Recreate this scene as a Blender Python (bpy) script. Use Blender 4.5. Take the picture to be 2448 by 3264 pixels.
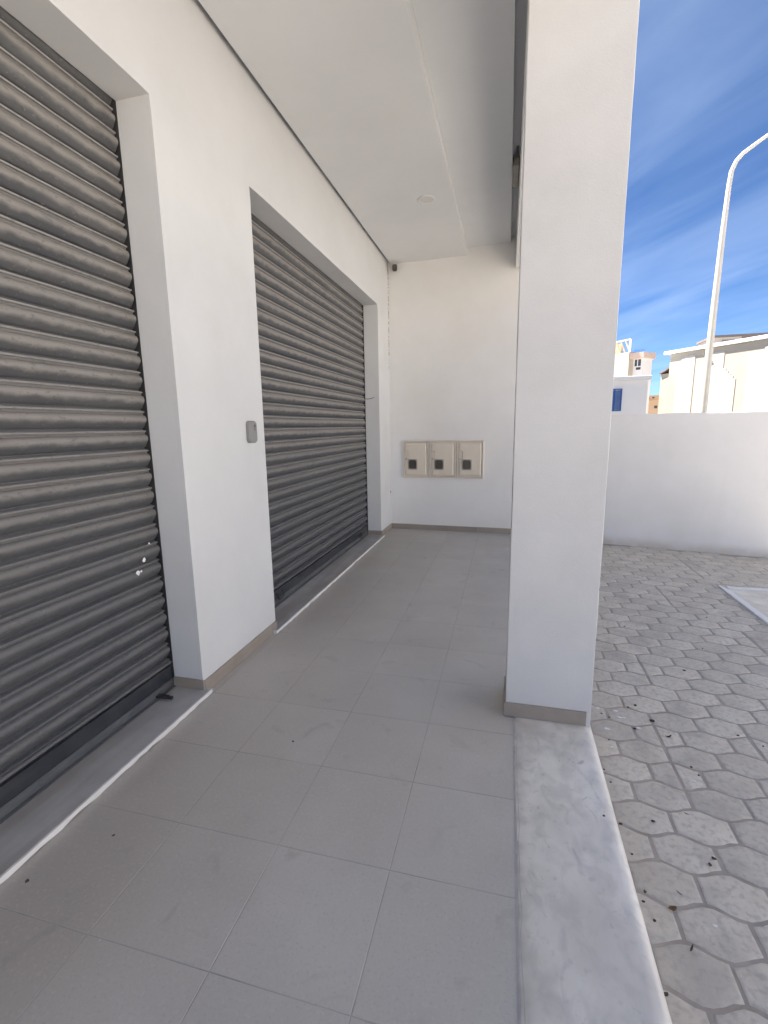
import bpy, bmesh, math, random
from mathutils import Vector, Matrix
random.seed(7)
scene = bpy.context.scene
for o in list(bpy.data.objects):
    bpy.data.objects.remove(o)
C = scene.collection

# ------------------------------------------------------------------ camera
cam_d = bpy.data.cameras.new('camera')
cam_d.sensor_fit = 'VERTICAL'
cam_d.sensor_height = 36.0
cam_d.lens = 16.572
cam_d.clip_start = 0.02
cam_d.clip_end = 3000
cam = bpy.data.objects.new('camera', cam_d)
C.objects.link(cam)
rt, up, fw = Vector((0.9676, 0.2519, -0.0158)), Vector((-0.030, 0.1764, 0.9839)), Vector((-0.2489, 0.9522, -0.1778))
fw.normalize()
rt = (rt - fw * rt.dot(fw)).normalized()
up = rt.cross(fw)
M = Matrix((rt, up, -fw)).transposed().to_4x4()
M.translation = Vector((0, 0, 1.5))
cam.matrix_world = M
scene.camera = cam

# ------------------------------------------------------------------ light
SUN_EL, SUN_ROT = math.radians(62), math.radians(-73)
world = bpy.data.worlds.new('World')
scene.world = world
world.use_nodes = True
wn, wl = world.node_tree.nodes, world.node_tree.links
wn.clear()
w_out = wn.new('ShaderNodeOutputWorld')
w_bg = wn.new('ShaderNodeBackground')
w_bg.inputs['Strength'].default_value = 0.054
sky = wn.new('ShaderNodeTexSky')
sky.sky_type = 'NISHITA'
sky.sun_disc = False
sky.sun_elevation = SUN_EL
sky.sun_rotation = SUN_ROT
sky.altitude = 1500
sky.air_density = 0.65
sky.dust_density = 0.4
sky.ozone_density = 7.0
# thin cirrus: noise on the direction, flattened on to a high layer
tc = wn.new('ShaderNodeTexCoord')
sep = wn.new('ShaderNodeSeparateXYZ')
wl.new(tc.outputs['Generated'], sep.inputs[0])
zz = wn.new('ShaderNodeMath'); zz.operation = 'ADD'; zz.inputs[1].default_value = 0.12
wl.new(sep.outputs['Z'], zz.inputs[0])
zm = wn.new('ShaderNodeMath'); zm.operation = 'MAXIMUM'; zm.inputs[1].default_value = 0.05
wl.new(zz.outputs[0], zm.inputs[0])
dx = wn.new('ShaderNodeMath'); dx.operation = 'DIVIDE'
dy = wn.new('ShaderNodeMath'); dy.operation = 'DIVIDE'
wl.new(sep.outputs['X'], dx.inputs[0]); wl.new(zm.outputs[0], dx.inputs[1])
wl.new(sep.outputs['Y'], dy.inputs[0]); wl.new(zm.outputs[0], dy.inputs[1])
cmb = wn.new('ShaderNodeCombineXYZ')
wl.new(dx.outputs[0], cmb.inputs[0]); wl.new(dy.outputs[0], cmb.inputs[1])
mp = wn.new('ShaderNodeMapping')
mp.vector_type = 'TEXTURE'
mp.inputs['Rotation'].default_value = (0, 0, math.radians(-59))
mp.inputs['Scale'].default_value = (1.7, 0.5, 1)
mp.inputs['Location'].default_value = (1.7, 0.4, 0)
wl.new(cmb.outputs[0], mp.inputs[0])
n1 = wn.new('ShaderNodeTexNoise')
n1.inputs['Scale'].default_value = 1.5; n1.inputs['Detail'].default_value = 5
n1.inputs['Roughness'].default_value = 0.52; n1.inputs['Distortion'].default_value = 0.5
wl.new(mp.outputs[0], n1.inputs[0])
cr = wn.new('ShaderNodeValToRGB')
cr.color_ramp.elements[0].position = 0.34; cr.color_ramp.elements[0].color = (0, 0, 0, 1)
cr.color_ramp.elements[1].position = 0.86; cr.color_ramp.elements[1].color = (0.26, 0.26, 0.26, 1)
wl.new(n1.outputs['Fac'], cr.inputs[0])
cmix = wn.new('ShaderNodeMix'); cmix.data_type = 'RGBA'
cmix.inputs['B'].default_value = (5.0, 6.0, 7.6, 1)
wl.new(cr.outputs[0], cmix.inputs['Factor'])
hs = wn.new('ShaderNodeHueSaturation'); hs.inputs['Saturation'].default_value = 1.04
wl.new(sky.outputs[0], hs.inputs['Color'])
wl.new(hs.outputs[0], cmix.inputs['A'])
wl.new(cmix.outputs['Result'], w_bg.inputs['Color'])
wl.new(w_bg.outputs[0], w_out.inputs[0])

sun_d = bpy.data.lights.new('sun', 'SUN')
sun_d.energy = 5.0
sun_d.angle = math.radians(0.53)
sun_d.color = (1.0, 0.95, 0.88)
sun = bpy.data.objects.new('sun', sun_d)
C.objects.link(sun)
sdir = Vector((math.cos(SUN_EL) * math.sin(SUN_ROT), math.cos(SUN_EL) * math.cos(SUN_ROT), math.sin(SUN_EL)))
sun.rotation_euler = sdir.to_track_quat('Z', 'Y').to_euler()
sun.location = (-20, 5, 30)

vs = scene.view_settings
scene.display_settings.display_device = 'sRGB'
vs.view_transform = 'Standard'
vs.look = 'None'
vs.exposure = 2.0
vs.gamma = 1.0
vs.use_curve_mapping = False

# ------------------------------------------------------------------ materials
def nodes_of(m):
    m.use_nodes = True
    return m.node_tree.nodes, m.node_tree.links, m.node_tree.nodes['Principled BSDF']

def lin(c):
    return (c[0], c[1], c[2], 1.0)

def noisy(name, ca, cb, scale=4.0, rough=0.85, spec=0.3, detail=6, lo=0.35, hi=0.65, bump=0.0, bscale=200.0,
          metallic=0.0, rnd=0.0, coords='Object', stretch=None, bdist=0.002):
    """two colours mixed by noise, an optional fine bump and a small per-object brightness change"""
    m = bpy.data.materials.new(name)
    n, l, b = nodes_of(m)
    b.inputs['Roughness'].default_value = rough
    b.inputs['Metallic'].default_value = metallic
    b.inputs['Specular IOR Level'].default_value = spec
    t = n.new('ShaderNodeTexCoord')
    src = t.outputs['Object']
    if coords == 'World':
        g = n.new('ShaderNodeNewGeometry'); src = g.outputs['Position']
    if stretch:
        mm = n.new('ShaderNodeMapping'); mm.inputs['Scale'].default_value = stretch
        l.new(src, mm.inputs[0]); src = mm.outputs[0]
    a = n.new('ShaderNodeTexNoise')
    a.inputs['Scale'].default_value = scale; a.inputs['Detail'].default_value = detail
    a.inputs['Roughness'].default_value = 0.62
    l.new(src, a.inputs['Vector'])
    r = n.new('ShaderNodeMapRange'); r.clamp = True
    r.inputs['From Min'].default_value = lo; r.inputs['From Max'].default_value = hi
    l.new(a.outputs['Fac'], r.inputs['Value'])
    x = n.new('ShaderNodeMix'); x.data_type = 'RGBA'
    x.inputs['A'].default_value = lin(ca); x.inputs['B'].default_value = lin(cb)
    l.new(r.outputs[0], x.inputs['Factor'])
    col = x.outputs['Result']
    if rnd:
        oi = n.new('ShaderNodeObjectInfo')
        rr = n.new('ShaderNodeMapRange')
        rr.inputs['To Min'].default_value = 1 - rnd; rr.inputs['To Max'].default_value = 1 + rnd
        l.new(oi.outputs['Random'], rr.inputs['Value'])
        h = n.new('ShaderNodeHueSaturation')
        l.new(rr.outputs[0], h.inputs['Value']); l.new(col, h.inputs['Color'])
        col = h.outputs['Color']
    l.new(col, b.inputs['Base Color'])
    if bump:
        c = n.new('ShaderNodeTexNoise'); c.inputs['Scale'].default_value = bscale; c.inputs['Detail'].default_value = 4
        l.new(src, c.inputs['Vector'])
        bp = n.new('ShaderNodeBump'); bp.inputs['Strength'].default_value = bump; bp.inputs['Distance'].default_value = bdist
        l.new(c.outputs['Fac'], bp.inputs['Height']); l.new(bp.outputs[0], b.inputs['Normal'])
    m['col_socket'] = 1
    return m

def waves(m, scale, dist, strength=.6):
    n, l = m.node_tree.nodes, m.node_tree.links
    b = n['Principled BSDF']
    g = n.new('ShaderNodeNewGeometry')
    a = n.new('ShaderNodeTexNoise'); a.inputs['Scale'].default_value = scale; a.inputs['Detail'].default_value = 2
    l.new(g.outputs['Position'], a.inputs['Vector'])
    bp = n.new('ShaderNodeBump'); bp.inputs['Strength'].default_value = strength; bp.inputs['Distance'].default_value = dist
    l.new(a.outputs['Fac'], bp.inputs['Height'])
    if b.inputs['Normal'].links:
        l.new(b.inputs['Normal'].links[0].from_socket, bp.inputs['Normal'])
    l.new(bp.outputs[0], b.inputs['Normal'])

def over(m, colour, build, amount=1.0):
    """lay a dirt colour over the base colour where the mask made by build() is 1"""
    n, l = m.node_tree.nodes, m.node_tree.links
    b = n['Principled BSDF']
    old = b.inputs['Base Color'].links[0].from_socket
    mask = build(n, l)
    k = n.new('ShaderNodeMath'); k.operation = 'MULTIPLY'; k.inputs[1].default_value = amount; k.use_clamp = True
    l.new(mask, k.inputs[0])
    x = n.new('ShaderNodeMix'); x.data_type = 'RGBA'
    x.inputs['B'].default_value = lin(colour)
    l.new(old, x.inputs['A']); l.new(k.outputs[0], x.inputs['Factor'])
    l.new(x.outputs['Result'], b.inputs['Base Color'])

def mask_noise(scale, lo, hi, stretch=None, detail=5, loc=(0, 0, 0), distort=0.0):
    def f(n, l):
        g = n.new('ShaderNodeNewGeometry')
        mm = n.new('ShaderNodeMapping')
        mm.inputs['Scale'].default_value = stretch or (1, 1, 1)
        mm.inputs['Location'].default_value = loc
        l.new(g.outputs['Position'], mm.inputs[0])
        a = n.new('ShaderNodeTexNoise'); a.inputs['Scale'].default_value = scale; a.inputs['Detail'].default_value = detail
        a.inputs['Distortion'].default_value = distort
        l.new(mm.outputs[0], a.inputs['Vector'])
        r = n.new('ShaderNodeMapRange'); r.clamp = True
        r.inputs['From Min'].default_value = lo; r.inputs['From Max'].default_value = hi
        l.new(a.outputs['Fac'], r.inputs['Value'])
        return r.outputs[0]
    return f

def mask_band(axis, v0, v1, scale, lo, hi):
    """1 at v0 fading to 0 at v1 along a world axis, broken up by noise: dust gathered along an edge"""
    def f(n, l):
        g = n.new('ShaderNodeNewGeometry')
        s = n.new('ShaderNodeSeparateXYZ'); l.new(g.outputs['Position'], s.inputs[0])
        r = n.new('ShaderNodeMapRange'); r.clamp = True; r.interpolation_type = 'SMOOTHSTEP'
        r.inputs['From Min'].default_value = v0; r.inputs['From Max'].default_value = v1
        r.inputs['To Min'].default_value = 1; r.inputs['To Max'].default_value = 0
        l.new(s.outputs[axis], r.inputs['Value'])
        a = mask_noise(scale, lo, hi)(n, l)
        k = n.new('ShaderNodeMath'); k.operation = 'MULTIPLY'
        l.new(r.outputs[0], k.inputs[0]); l.new(a, k.inputs[1])
        return k.outputs[0]
    return f

MAT = {}
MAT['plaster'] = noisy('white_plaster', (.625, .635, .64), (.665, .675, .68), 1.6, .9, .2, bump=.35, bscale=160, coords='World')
over(MAT['plaster'], (.58, .55, .51), mask_noise(2.3, .58, .80), .3)
MAT['lit_end_plaster'] = noisy('lit_end_wall_plaster', (.75, .745, .735), (.79, .785, .775), 1.6, .9, .2, bump=.35, bscale=160, coords='World')  # same plaster as the shop wall, lightened so the dim end wall looks lit
over(MAT['lit_end_plaster'], (.68, .62, .54), mask_noise(1.1, .45, .70, loc=(4, 0, 2)), .25)
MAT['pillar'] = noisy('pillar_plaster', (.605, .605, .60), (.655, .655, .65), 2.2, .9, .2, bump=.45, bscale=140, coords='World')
over(MAT['pillar'], (.60, .55, .48), mask_band('Z', .08, .5, 5, .35, .75), .30)
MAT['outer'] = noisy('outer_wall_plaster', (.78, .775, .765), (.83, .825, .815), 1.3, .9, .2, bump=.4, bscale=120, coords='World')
over(MAT['outer'], (.56, .48, .38), mask_band('Z', -.11, .03, 6, .15, .6), .6)
over(MAT['outer'], (.68, .665, .64), mask_noise(2.2, .50, .75, stretch=(1, 1, .35), detail=7), .35)
MAT['ceiling'] = noisy('ceiling_paint', (.70, .712, .722), (.74, .752, .762), 1.1, .9, .2, bump=.15, bscale=120, coords='World')
for k in ('plaster', 'lit_end_plaster', 'pillar', 'outer', 'ceiling'): waves(MAT[k], 3.2, .010)
MAT['slab'] = noisy('bare_slab', (.42, .41, .39), (.5, .49, .47), 3, .9, .2, coords='World')
MAT['skirting'] = noisy('taupe_skirting', (.30, .262, .222), (.345, .30, .26), 5, .5, .4, coords='World', rnd=.06)
MAT['tile'] = noisy('grey_floor_tile', (.49, .468, .435), (.53, .508, .473), 2.4, .5, .4, bump=.05, bscale=300, coords='World', rnd=.035)
over(MAT['tile'], (.42, .35, .295), mask_band('X', -1.66, -.55, 1.8, .15, .65), .55)
over(MAT['tile'], (.25, .235, .22), mask_noise(6.5, .61, .80, distort=.8), .5)
over(MAT['tile'], (.44, .415, .38), mask_noise(2.1, .45, .70, loc=(7, 2, 0), detail=9), .5)
over(MAT['tile'], (.60, .58, .55), mask_noise(75, .54, .68), .30)
over(MAT['tile'], (.36, .34, .315), mask_noise(110, .56, .68, loc=(1, 1, 0)), .35)
over(MAT['tile'], (.53, .51, .48), mask_noise(1.3, .52, .75, loc=(3, 1, 0)), .35)
MAT['grout'] = noisy('tile_grout', (.33, .31, .285), (.50, .475, .445), 2.5, .95, .1, coords='World')
MAT['marble'] = noisy('white_marble', (.82, .785, .715), (.88, .845, .775), 5.5, .30, .5, detail=8, coords='World', bump=.05, bscale=40)
over(MAT['marble'], (.50, .49, .475), mask_noise(9, .58, .74, stretch=(1.6, .8, 1), distort=1.2, detail=9), .62)
over(MAT['marble'], (.30, .29, .27), mask_noise(22, .66, .73, stretch=(1, .7, 1), distort=1.5), .55)
over(MAT['marble'], (.63, .585, .53), mask_noise(3.2, .42, .66, stretch=(1.3, .8, 1), distort=.5), .6)
over(MAT['marble'], (.50, .48, .445), mask_noise(13, .46, .66, stretch=(1.2, .9, 1), detail=8, distort=.6, loc=(2, 5, 0)), .36)
over(MAT['marble'], (.40, .385, .36), mask_noise(34, .60, .76, detail=6), .30)
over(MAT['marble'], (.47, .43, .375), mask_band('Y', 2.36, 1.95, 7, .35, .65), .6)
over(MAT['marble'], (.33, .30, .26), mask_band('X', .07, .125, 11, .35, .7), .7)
MAT['mortar'] = noisy('pale_mortar', (.50, .485, .46), (.62, .61, .59), 12, .9, .2, coords='World')
MAT['sill'] = noisy('dusty_sill_marble', (.37, .365, .36), (.46, .455, .445), 5, .4, .4, detail=8, coords='World')
over(MAT['sill'], (.27, .235, .20), mask_noise(1.6, .42, .62, stretch=(5, .5, 1), distort=.3), .6)
MAT['lit_sill_edge'] = noisy('lit_sill_front_edge', (.74, .735, .72), (.80, .795, .78), 9, .5, .4, coords='World')  # same stone as the sill top; sky light on the front put into colour
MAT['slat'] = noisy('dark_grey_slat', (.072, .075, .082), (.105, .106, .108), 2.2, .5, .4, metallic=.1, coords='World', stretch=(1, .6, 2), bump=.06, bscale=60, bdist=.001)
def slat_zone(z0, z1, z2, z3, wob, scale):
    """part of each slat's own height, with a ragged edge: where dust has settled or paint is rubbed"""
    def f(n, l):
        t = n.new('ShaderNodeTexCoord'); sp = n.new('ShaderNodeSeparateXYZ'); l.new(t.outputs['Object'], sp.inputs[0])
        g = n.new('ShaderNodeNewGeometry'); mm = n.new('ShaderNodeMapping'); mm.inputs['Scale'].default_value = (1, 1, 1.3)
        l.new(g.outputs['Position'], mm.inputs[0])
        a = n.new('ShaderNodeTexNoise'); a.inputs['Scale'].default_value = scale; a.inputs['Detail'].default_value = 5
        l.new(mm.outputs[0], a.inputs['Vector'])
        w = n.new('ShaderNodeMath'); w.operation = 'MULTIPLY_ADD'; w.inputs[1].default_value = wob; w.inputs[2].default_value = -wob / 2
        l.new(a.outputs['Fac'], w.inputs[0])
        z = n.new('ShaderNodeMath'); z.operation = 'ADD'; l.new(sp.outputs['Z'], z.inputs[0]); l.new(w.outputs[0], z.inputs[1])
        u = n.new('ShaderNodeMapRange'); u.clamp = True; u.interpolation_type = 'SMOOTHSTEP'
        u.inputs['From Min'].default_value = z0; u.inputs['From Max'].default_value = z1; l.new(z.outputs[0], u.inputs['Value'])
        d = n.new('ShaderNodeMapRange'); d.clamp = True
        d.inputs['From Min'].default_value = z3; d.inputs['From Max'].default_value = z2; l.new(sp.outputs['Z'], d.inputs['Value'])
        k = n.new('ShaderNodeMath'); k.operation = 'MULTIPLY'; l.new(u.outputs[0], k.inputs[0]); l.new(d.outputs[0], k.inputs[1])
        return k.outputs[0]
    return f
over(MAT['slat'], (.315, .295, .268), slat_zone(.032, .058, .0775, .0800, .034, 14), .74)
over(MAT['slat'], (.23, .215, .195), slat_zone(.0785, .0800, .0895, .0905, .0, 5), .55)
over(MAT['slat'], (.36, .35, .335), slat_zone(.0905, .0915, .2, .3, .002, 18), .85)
over(MAT['slat'], (.095, .10, .11), mask_band('Z', .55, 1.75, 2.2, .0, .3), .80)
over(MAT['slat'], (.05, .05, .052), mask_noise(48, .58, .70, stretch=(1, .8, 1.5)), .35)
over(MAT['slat'], (.30, .29, .27), mask_noise(70, .64, .72, stretch=(1, .8, 1.5)), .35)
over(MAT['slat'], (.08, .08, .085), mask_noise(9, .60, .78, stretch=(1, .7, 1.4)), .35)
MAT['bar'] = noisy('dark_bottom_bar', (.028, .032, .043), (.05, .054, .063), 5, .4, .5, metallic=.2, coords='World', bump=.05, bscale=40)
over(MAT['bar'], (.15, .145, .135), mask_noise(5, .52, .8, stretch=(1, .6, 3)), .35)
MAT['foot'] = noisy('grey_foot_angle', (.10, .105, .115), (.14, .145, .15), 6, .4, .5, metallic=.2, coords='World')
MAT['rail'] = noisy('dark_guide_rail', (.025, .026, .028), (.05, .05, .052), 8, .5, .4)
MAT['iron'] = noisy('black_iron', (.02, .02, .022), (.04, .04, .042), 20, .45, .5)
MAT['steel'] = noisy('worn_steel', (.5, .5, .5), (.65, .65, .65), 20, .3, .5, metallic=.8)
MAT['rust'] = noisy('rusty_dirt', (.12, .075, .05), (.22, .15, .105), 30, .9, .1)
MAT['grey_plastic'] = noisy('grey_plastic', (.235, .235, .238), (.26, .26, .262), 10, .5, .4)
MAT['dark_plastic'] = noisy('dark_grey_plastic', (.10, .10, .10), (.13, .13, .13), 10, .5, .4)
MAT['junction'] = noisy('brown_junction_box', (.30, .285, .25), (.35, .33, .29), 10, .6, .3)
MAT['black_plastic'] = noisy('black_plastic', (.018, .017, .016), (.028, .026, .025), 10, .35, .5)
MAT['beige'] = noisy('beige_cabinet', (.67, .605, .515), (.71, .645, .555), 4, .5, .4, bump=.05, bscale=120)
over(MAT['beige'], (.48, .41, .33), mask_noise(8, .58, .8), .3)
MAT['beige_dark'] = noisy('beige_window_frame', (.30, .275, .24), (.36, .33, .29), 10, .5, .4)
MAT['dark_glass'] = noisy('dark_meter_window', (.055, .05, .045), (.085, .078, .07), 14, .25, .5)
MAT['lens'] = noisy('downlight_diffuser', (.62, .62, .60), (.66, .66, .64), 30, .4, .4)
MAT['paver'] = noisy('grey_concrete_paver', (.63, .57, .485), (.70, .645, .56), 7, .92, .2, coords='World', rnd=.08, bump=.8, bscale=170)
over(MAT['paver'], (.43, .395, .35), mask_noise(42, .48, .66), .55)
over(MAT['paver'], (.72, .68, .62), mask_noise(95, .58, .70), .40)
over(MAT['paver'], (.38, .33, .28), mask_band('X', .44, .66, 3.5, .3, .7), .6)
over(MAT['paver'], (.42, .385, .345), mask_noise(6.0, .48, .72, detail=9), .6)
over(MAT['paver'], (.58, .525, .46), mask_band('Y', 6.9, 5.6, 2.0, .2, .7), .45)
MAT['joint'] = noisy('sandy_joint', (.37, .325, .28), (.47, .42, .37), 9, .98, .1, coords='World', bump=.6, bscale=300)
MAT['asphalt'] = noisy('grey_asphalt', (.05, .05, .05), (.075, .074, .072), 1.2, .95, .2, coords='World', bump=.4, bscale=60)
MAT['ground'] = noisy('sandy_ground', (.40, .34, .27), (.50, .43, .35), .3, .95, .1, coords='World', bump=.4, bscale=20)
MAT['splash'] = noisy('white_paint_splash', (.80, .80, .80), (.85, .85, .85), 20, .6, .3)
MAT['debris'] = noisy('dark_dry_debris', (.06, .052, .044), (.12, .10, .08), 60, .9, .2)
MAT['dry_leaf'] = noisy('brown_leaf', (.13, .085, .045), (.20, .135, .075), 60, .9, .2)
MAT['cream'] = noisy('cream_plaster', (.50, .455, .37), (.54, .49, .40), .8, .9, .1, coords='World', bump=.3, bscale=30)
over(MAT['cream'], (.44, .38, .29), mask_noise(1.1, .55, .8), .4)
MAT['cream_panel'] = noisy('pale_panel_plaster', (.57, .54, .47), (.61, .575, .50), .8, .9, .1, coords='World')
MAT['white_far'] = noisy('white_house_plaster', (.78, .775, .765), (.82, .815, .805), .8, .9, .1, coords='World')
MAT['pink'] = noisy('pinkish_plaster', (.62, .49, .41), (.66, .53, .45), .8, .9, .1, coords='World')
MAT['orange'] = noisy('ochre_plaster', (.56, .41, .27), (.60, .45, .31), .6, .9, .1, coords='World')
MAT['grey_wall'] = noisy('weathered_grey_wall', (.52, .49, .45), (.60, .57, .52), 1.5, .9, .1, coords='World')
MAT['roof_dark'] = noisy('dark_roof_edge', (.20, .17, .16), (.26, .22, .21), 2, .9, .1, coords='World')
MAT['blue'] = noisy('blue_shutter_paint', (.02, .10, .33), (.03, .13, .40), 6, .5, .4)
MAT['far_glass'] = noisy('dark_window_glass', (.05, .055, .06), (.09, .09, .10), 3, .2, .5)
MAT['timber'] = noisy('sunlit_timber', (.48, .36, .24), (.54, .41, .28), 5, .8, .2)
MAT['pole'] = noisy('cream_lamp_paint', (.72, .68, .58), (.78, .74, .64), 6, .5, .4)
over(MAT['pole'], (.60, .52, .42), mask_noise(1.2, .5, .75), .3)

# ------------------------------------------------------------------ mesh helpers
def obj(name, bm, mat, parent=None, loc=None, sharp=None):
    bmesh.ops.recalc_face_normals(bm, faces=bm.faces)
    me = bpy.data.meshes.new(name)
    bm.to_mesh(me); bm.free()
    mats = mat if isinstance(mat, (list, tuple)) else [mat]
    for k in mats:
        me.materials.append(MAT[k])
    if sharp is not None:
        for p in me.polygons:
            p.use_smooth = True
        me.set_sharp_from_angle(angle=math.radians(sharp))
    o = bpy.data.objects.new(name, me)
    C.objects.link(o)
    if parent is not None:
        o.parent = parent
    if loc is not None:
        o.location = loc
    return o

def tag(o, label=None, cat=None, group=None, kind=None):
    if label: o['label'] = label
    if cat: o['category'] = cat
    if group: o['group'] = group
    if kind: o['kind'] = kind
    return o

def empty(name, loc=(0, 0, 0), rz=0.0):
    o = bpy.data.objects.new(name, None)
    o.empty_display_size = 0.2
    C.objects.link(o)
    o.location = loc
    o.rotation_euler = (0, 0, rz)
    return o

def box(bm, x0, x1, y0, y1, z0, z1, bev=0.0, seg=1, mi=0):
    r = bmesh.ops.create_cube(bm, size=1.0)
    vsx = r['verts']
    for v in vsx:
        v.co = Vector(((x0 + x1) / 2 + v.co.x * (x1 - x0), (y0 + y1) / 2 + v.co.y * (y1 - y0), (z0 + z1) / 2 + v.co.z * (z1 - z0)))
    fs = set(f for v in vsx for f in v.link_faces)
    for f in fs: f.material_index = mi
    if bev:
        es = list(set(e for v in vsx for e in v.link_edges))
        bmesh.ops.bevel(bm, geom=es, offset=bev, segments=seg, affect='EDGES', profile=0.5)

def prism(bm, pts, z0, z1, nz=1, jit=0.0, axis='Z', mi=0):
    """closed outline extruded along an axis in nz steps; jit makes the long edges slightly uneven"""
    rings = []
    for k in range(nz + 1):
        z = z0 + (z1 - z0) * k / nz
        ring = []
        for (a, b) in pts:
            j = jit if 0 < k < nz else 0
            a2, b2 = a + random.uniform(-j, j), b + random.uniform(-j, j)
            ring.append(bm.verts.new({'Z': (a2, b2, z), 'Y': (a2, z, b2), 'X': (z, a2, b2)}[axis]))
        rings.append(ring)
    n = len(pts)
    for k in range(nz):
        for i in range(n):
            f = bm.faces.new((rings[k][i], rings[k][(i + 1) % n], rings[k + 1][(i + 1) % n], rings[k + 1][i])); f.material_index = mi
    f = bm.faces.new(rings[0][::-1]); f.material_index = mi
    f = bm.faces.new(rings[-1]); f.material_index = mi

def cyl(bm, p0, p1, r0, r1=None, seg=12):
    r1 = r0 if r1 is None else r1
    tube(bm, [p0, p1], [r0, r1], seg)

def tube(bm, pts, rad, seg=10):
    pts = [Vector(p) for p in pts]
    rings = []
    for i, p in enumerate(pts):
        d = (pts[min(i + 1, len(pts) - 1)] - pts[max(i - 1, 0)]).normalized()
        a = d.orthogonal() if i == 0 else rings_a - d * rings_a.dot(d)
        a.normalize(); rings_a = a
        b = d.cross(a)
        r = rad[i] if isinstance(rad, (list, tuple)) else rad
        rings.append([bm.verts.new(p + (a * math.cos(2 * math.pi * k / seg) + b * math.sin(2 * math.pi * k / seg)) * r) for k in range(seg)])
    for i in range(len(rings) - 1):
        for k in range(seg):
            bm.faces.new((rings[i][k], rings[i][(k + 1) % seg], rings[i + 1][(k + 1) % seg], rings[i + 1][k]))
    bm.faces.new(rings[0][::-1]); bm.faces.new(rings[-1])

def rrect(w, h, r, seg=4):
    pts = []
    for cx, cy, a0 in ((w / 2 - r, h / 2 - r, 0), (-w / 2 + r, h / 2 - r, 90), (-w / 2 + r, -h / 2 + r, 180), (w / 2 - r, -h / 2 + r, 270)):
        for k in range(seg + 1):
            a = math.radians(a0 + 90 * k / seg)
            pts.append((cx + r * math.cos(a), cy + r * math.sin(a)))
    return pts

# ------------------------------------------------------------------ dimensions (metres)
XW, XR = -1.650, -1.839            # face of the shop wall, plane of the shutters
ZD, ZC, ZU = 3.034, 3.678, 3.767   # door head, lower soffit, upper soffit
YE = -1.05                         # unseen building end behind the camera, cut short for sunlit ground bounce
D1, D2 = (-0.45, 2.145), (3.030, 6.152)
YB = 6.737                         # end wall at the corner
CX0, CX1, CY0, CY1 = 0.032, 0.445, 2.326, 2.585
ZP = -0.12                         # paving level
SK = 0.077

# ------------------------------------------------------------------ ground and paving
bm = bmesh.new(); box(bm, -400, 400, -400, 600, -.60, -.165)
tag(obj('ground', bm, 'ground'), kind='structure')
bm = bmesh.new(); box(bm, -120, 140, 8.6, 18.6, -.5, -.160)
tag(obj('added_road', bm, 'asphalt'), kind='structure')  # unseen dark road added to cut ground bounce on the white house
bm = bmesh.new()
prism(bm, [(.43, -6), (9, -6), (9, 5.2), (3.2, 6.47), (.43, 7.08)], -.16, ZP - .0034)
paving = tag(obj('paving', bm, 'joint'), kind='structure')

PL, PP = 0.2228, 0.1482
def paver_mesh(seed, part='full'):
    """paver: straight ends, wavy long sides that swell in the middle; half pavers end at the middle"""
    rnd = random.Random(seed)
    g = 0.0036
    u0, u1 = {'full': (-PL / 2, PL / 2), 'left': (-PL / 2, 0), 'right': (0, PL / 2)}[part]
    u0 += g; u1 -= g
    A = 0.0185
    n = 7 if part == 'full' else 4
    def half(u):
        c = math.cos(2 * math.pi * u / PL)
        return PP / 2 - g * .9 + A * c
    outl = []
    for k in range(n + 1):
        u = u0 + (u1 - u0) * k / n
        outl.append((u, -half(u)))
    for k in range(n + 1):
        u = u1 + (u0 - u1) * k / n
        outl.append((u, half(u)))
    outl = [(a + rnd.uniform(-.0022, .0022), b + rnd.uniform(-.0022, .0022)) for a, b in outl]
    cx = (u0 + u1) / 2
    def ring(sc, z):
        return [((cx + (a - cx) * (1 - sc / (u1 - u0) * 2)), b * (1 - sc / PP * 2), z) for a, b in outl]
    bm = bmesh.new()
    rs = [[bm.verts.new(c) for c in ring(s, z)] for s, z in ((0, -.030), (0, -.006), (.006, -.0014), (.014, 0))]
    m = len(outl)
    for i in range(3):
        for k in range(m):
            bm.faces.new((rs[i][k], rs[i][(k + 1) % m], rs[i + 1][(k + 1) % m], rs[i + 1][k]))
    bm.faces.new(rs[3])
    bmesh.ops.recalc_face_normals(bm, faces=bm.faces)
    me = bpy.data.meshes.new('paver'); bm.to_mesh(me); bm.free()
    for p in me.polygons: p.use_smooth = True
    me.set_sharp_from_angle(angle=math.radians(50))
    me.materials.append(MAT['paver'])
    return me
PM = {k: [paver_mesh(s + 10 * i, k) for s in range(4)] for i, k in enumerate(('full', 'left', 'right'))}
splits = [(.818, 1.95, 2.80), (.925, 2.98, 3.50), (1.805, 3.58, 4.12), (1.260, 2.38, 2.78), (1.37, 1.2, 1.9), (2.03, 5.5, 6.3), (1.48, 4.5, 5.1)]
def in_frame(x, y, z):
    d = Vector((x, y, z - 1.5)); t = d.dot(fw)
    if t < .2: return 0
    h = 829.5 / 1018.2; v = 1106 / 1018.2
    return 1 / t ** 2 if abs(d.dot(rt) / t) < h * 1.02 and abs(d.dot(up) / t) < v * 1.02 else 0
def wall_y(x):                                # base line of the boundary wall
    return 7.123 - .218 * x
cells = []
for r in range(-22, 36):
    yc = 1.923 + r * PP
    off = .592 if r % 2 == 0 else .705
    for k in range(-2, 30):
        xc = off + k * PL
        if xc < .37 or xc > 6.2 or yc < -1.2 or yc > wall_y(xc) - .02: continue
        # blocks are swollen in the middle of their length; a split block shows the long straight joint
        cut = any(abs(xc - s) < PL * .24 and a < yc < b for s, a, b in splits)
        size = in_frame(xc, yc, ZP)
        for part in (('left', 'right') if cut else ('full',)):
            cells.append((size, xc, yc, part))
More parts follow.
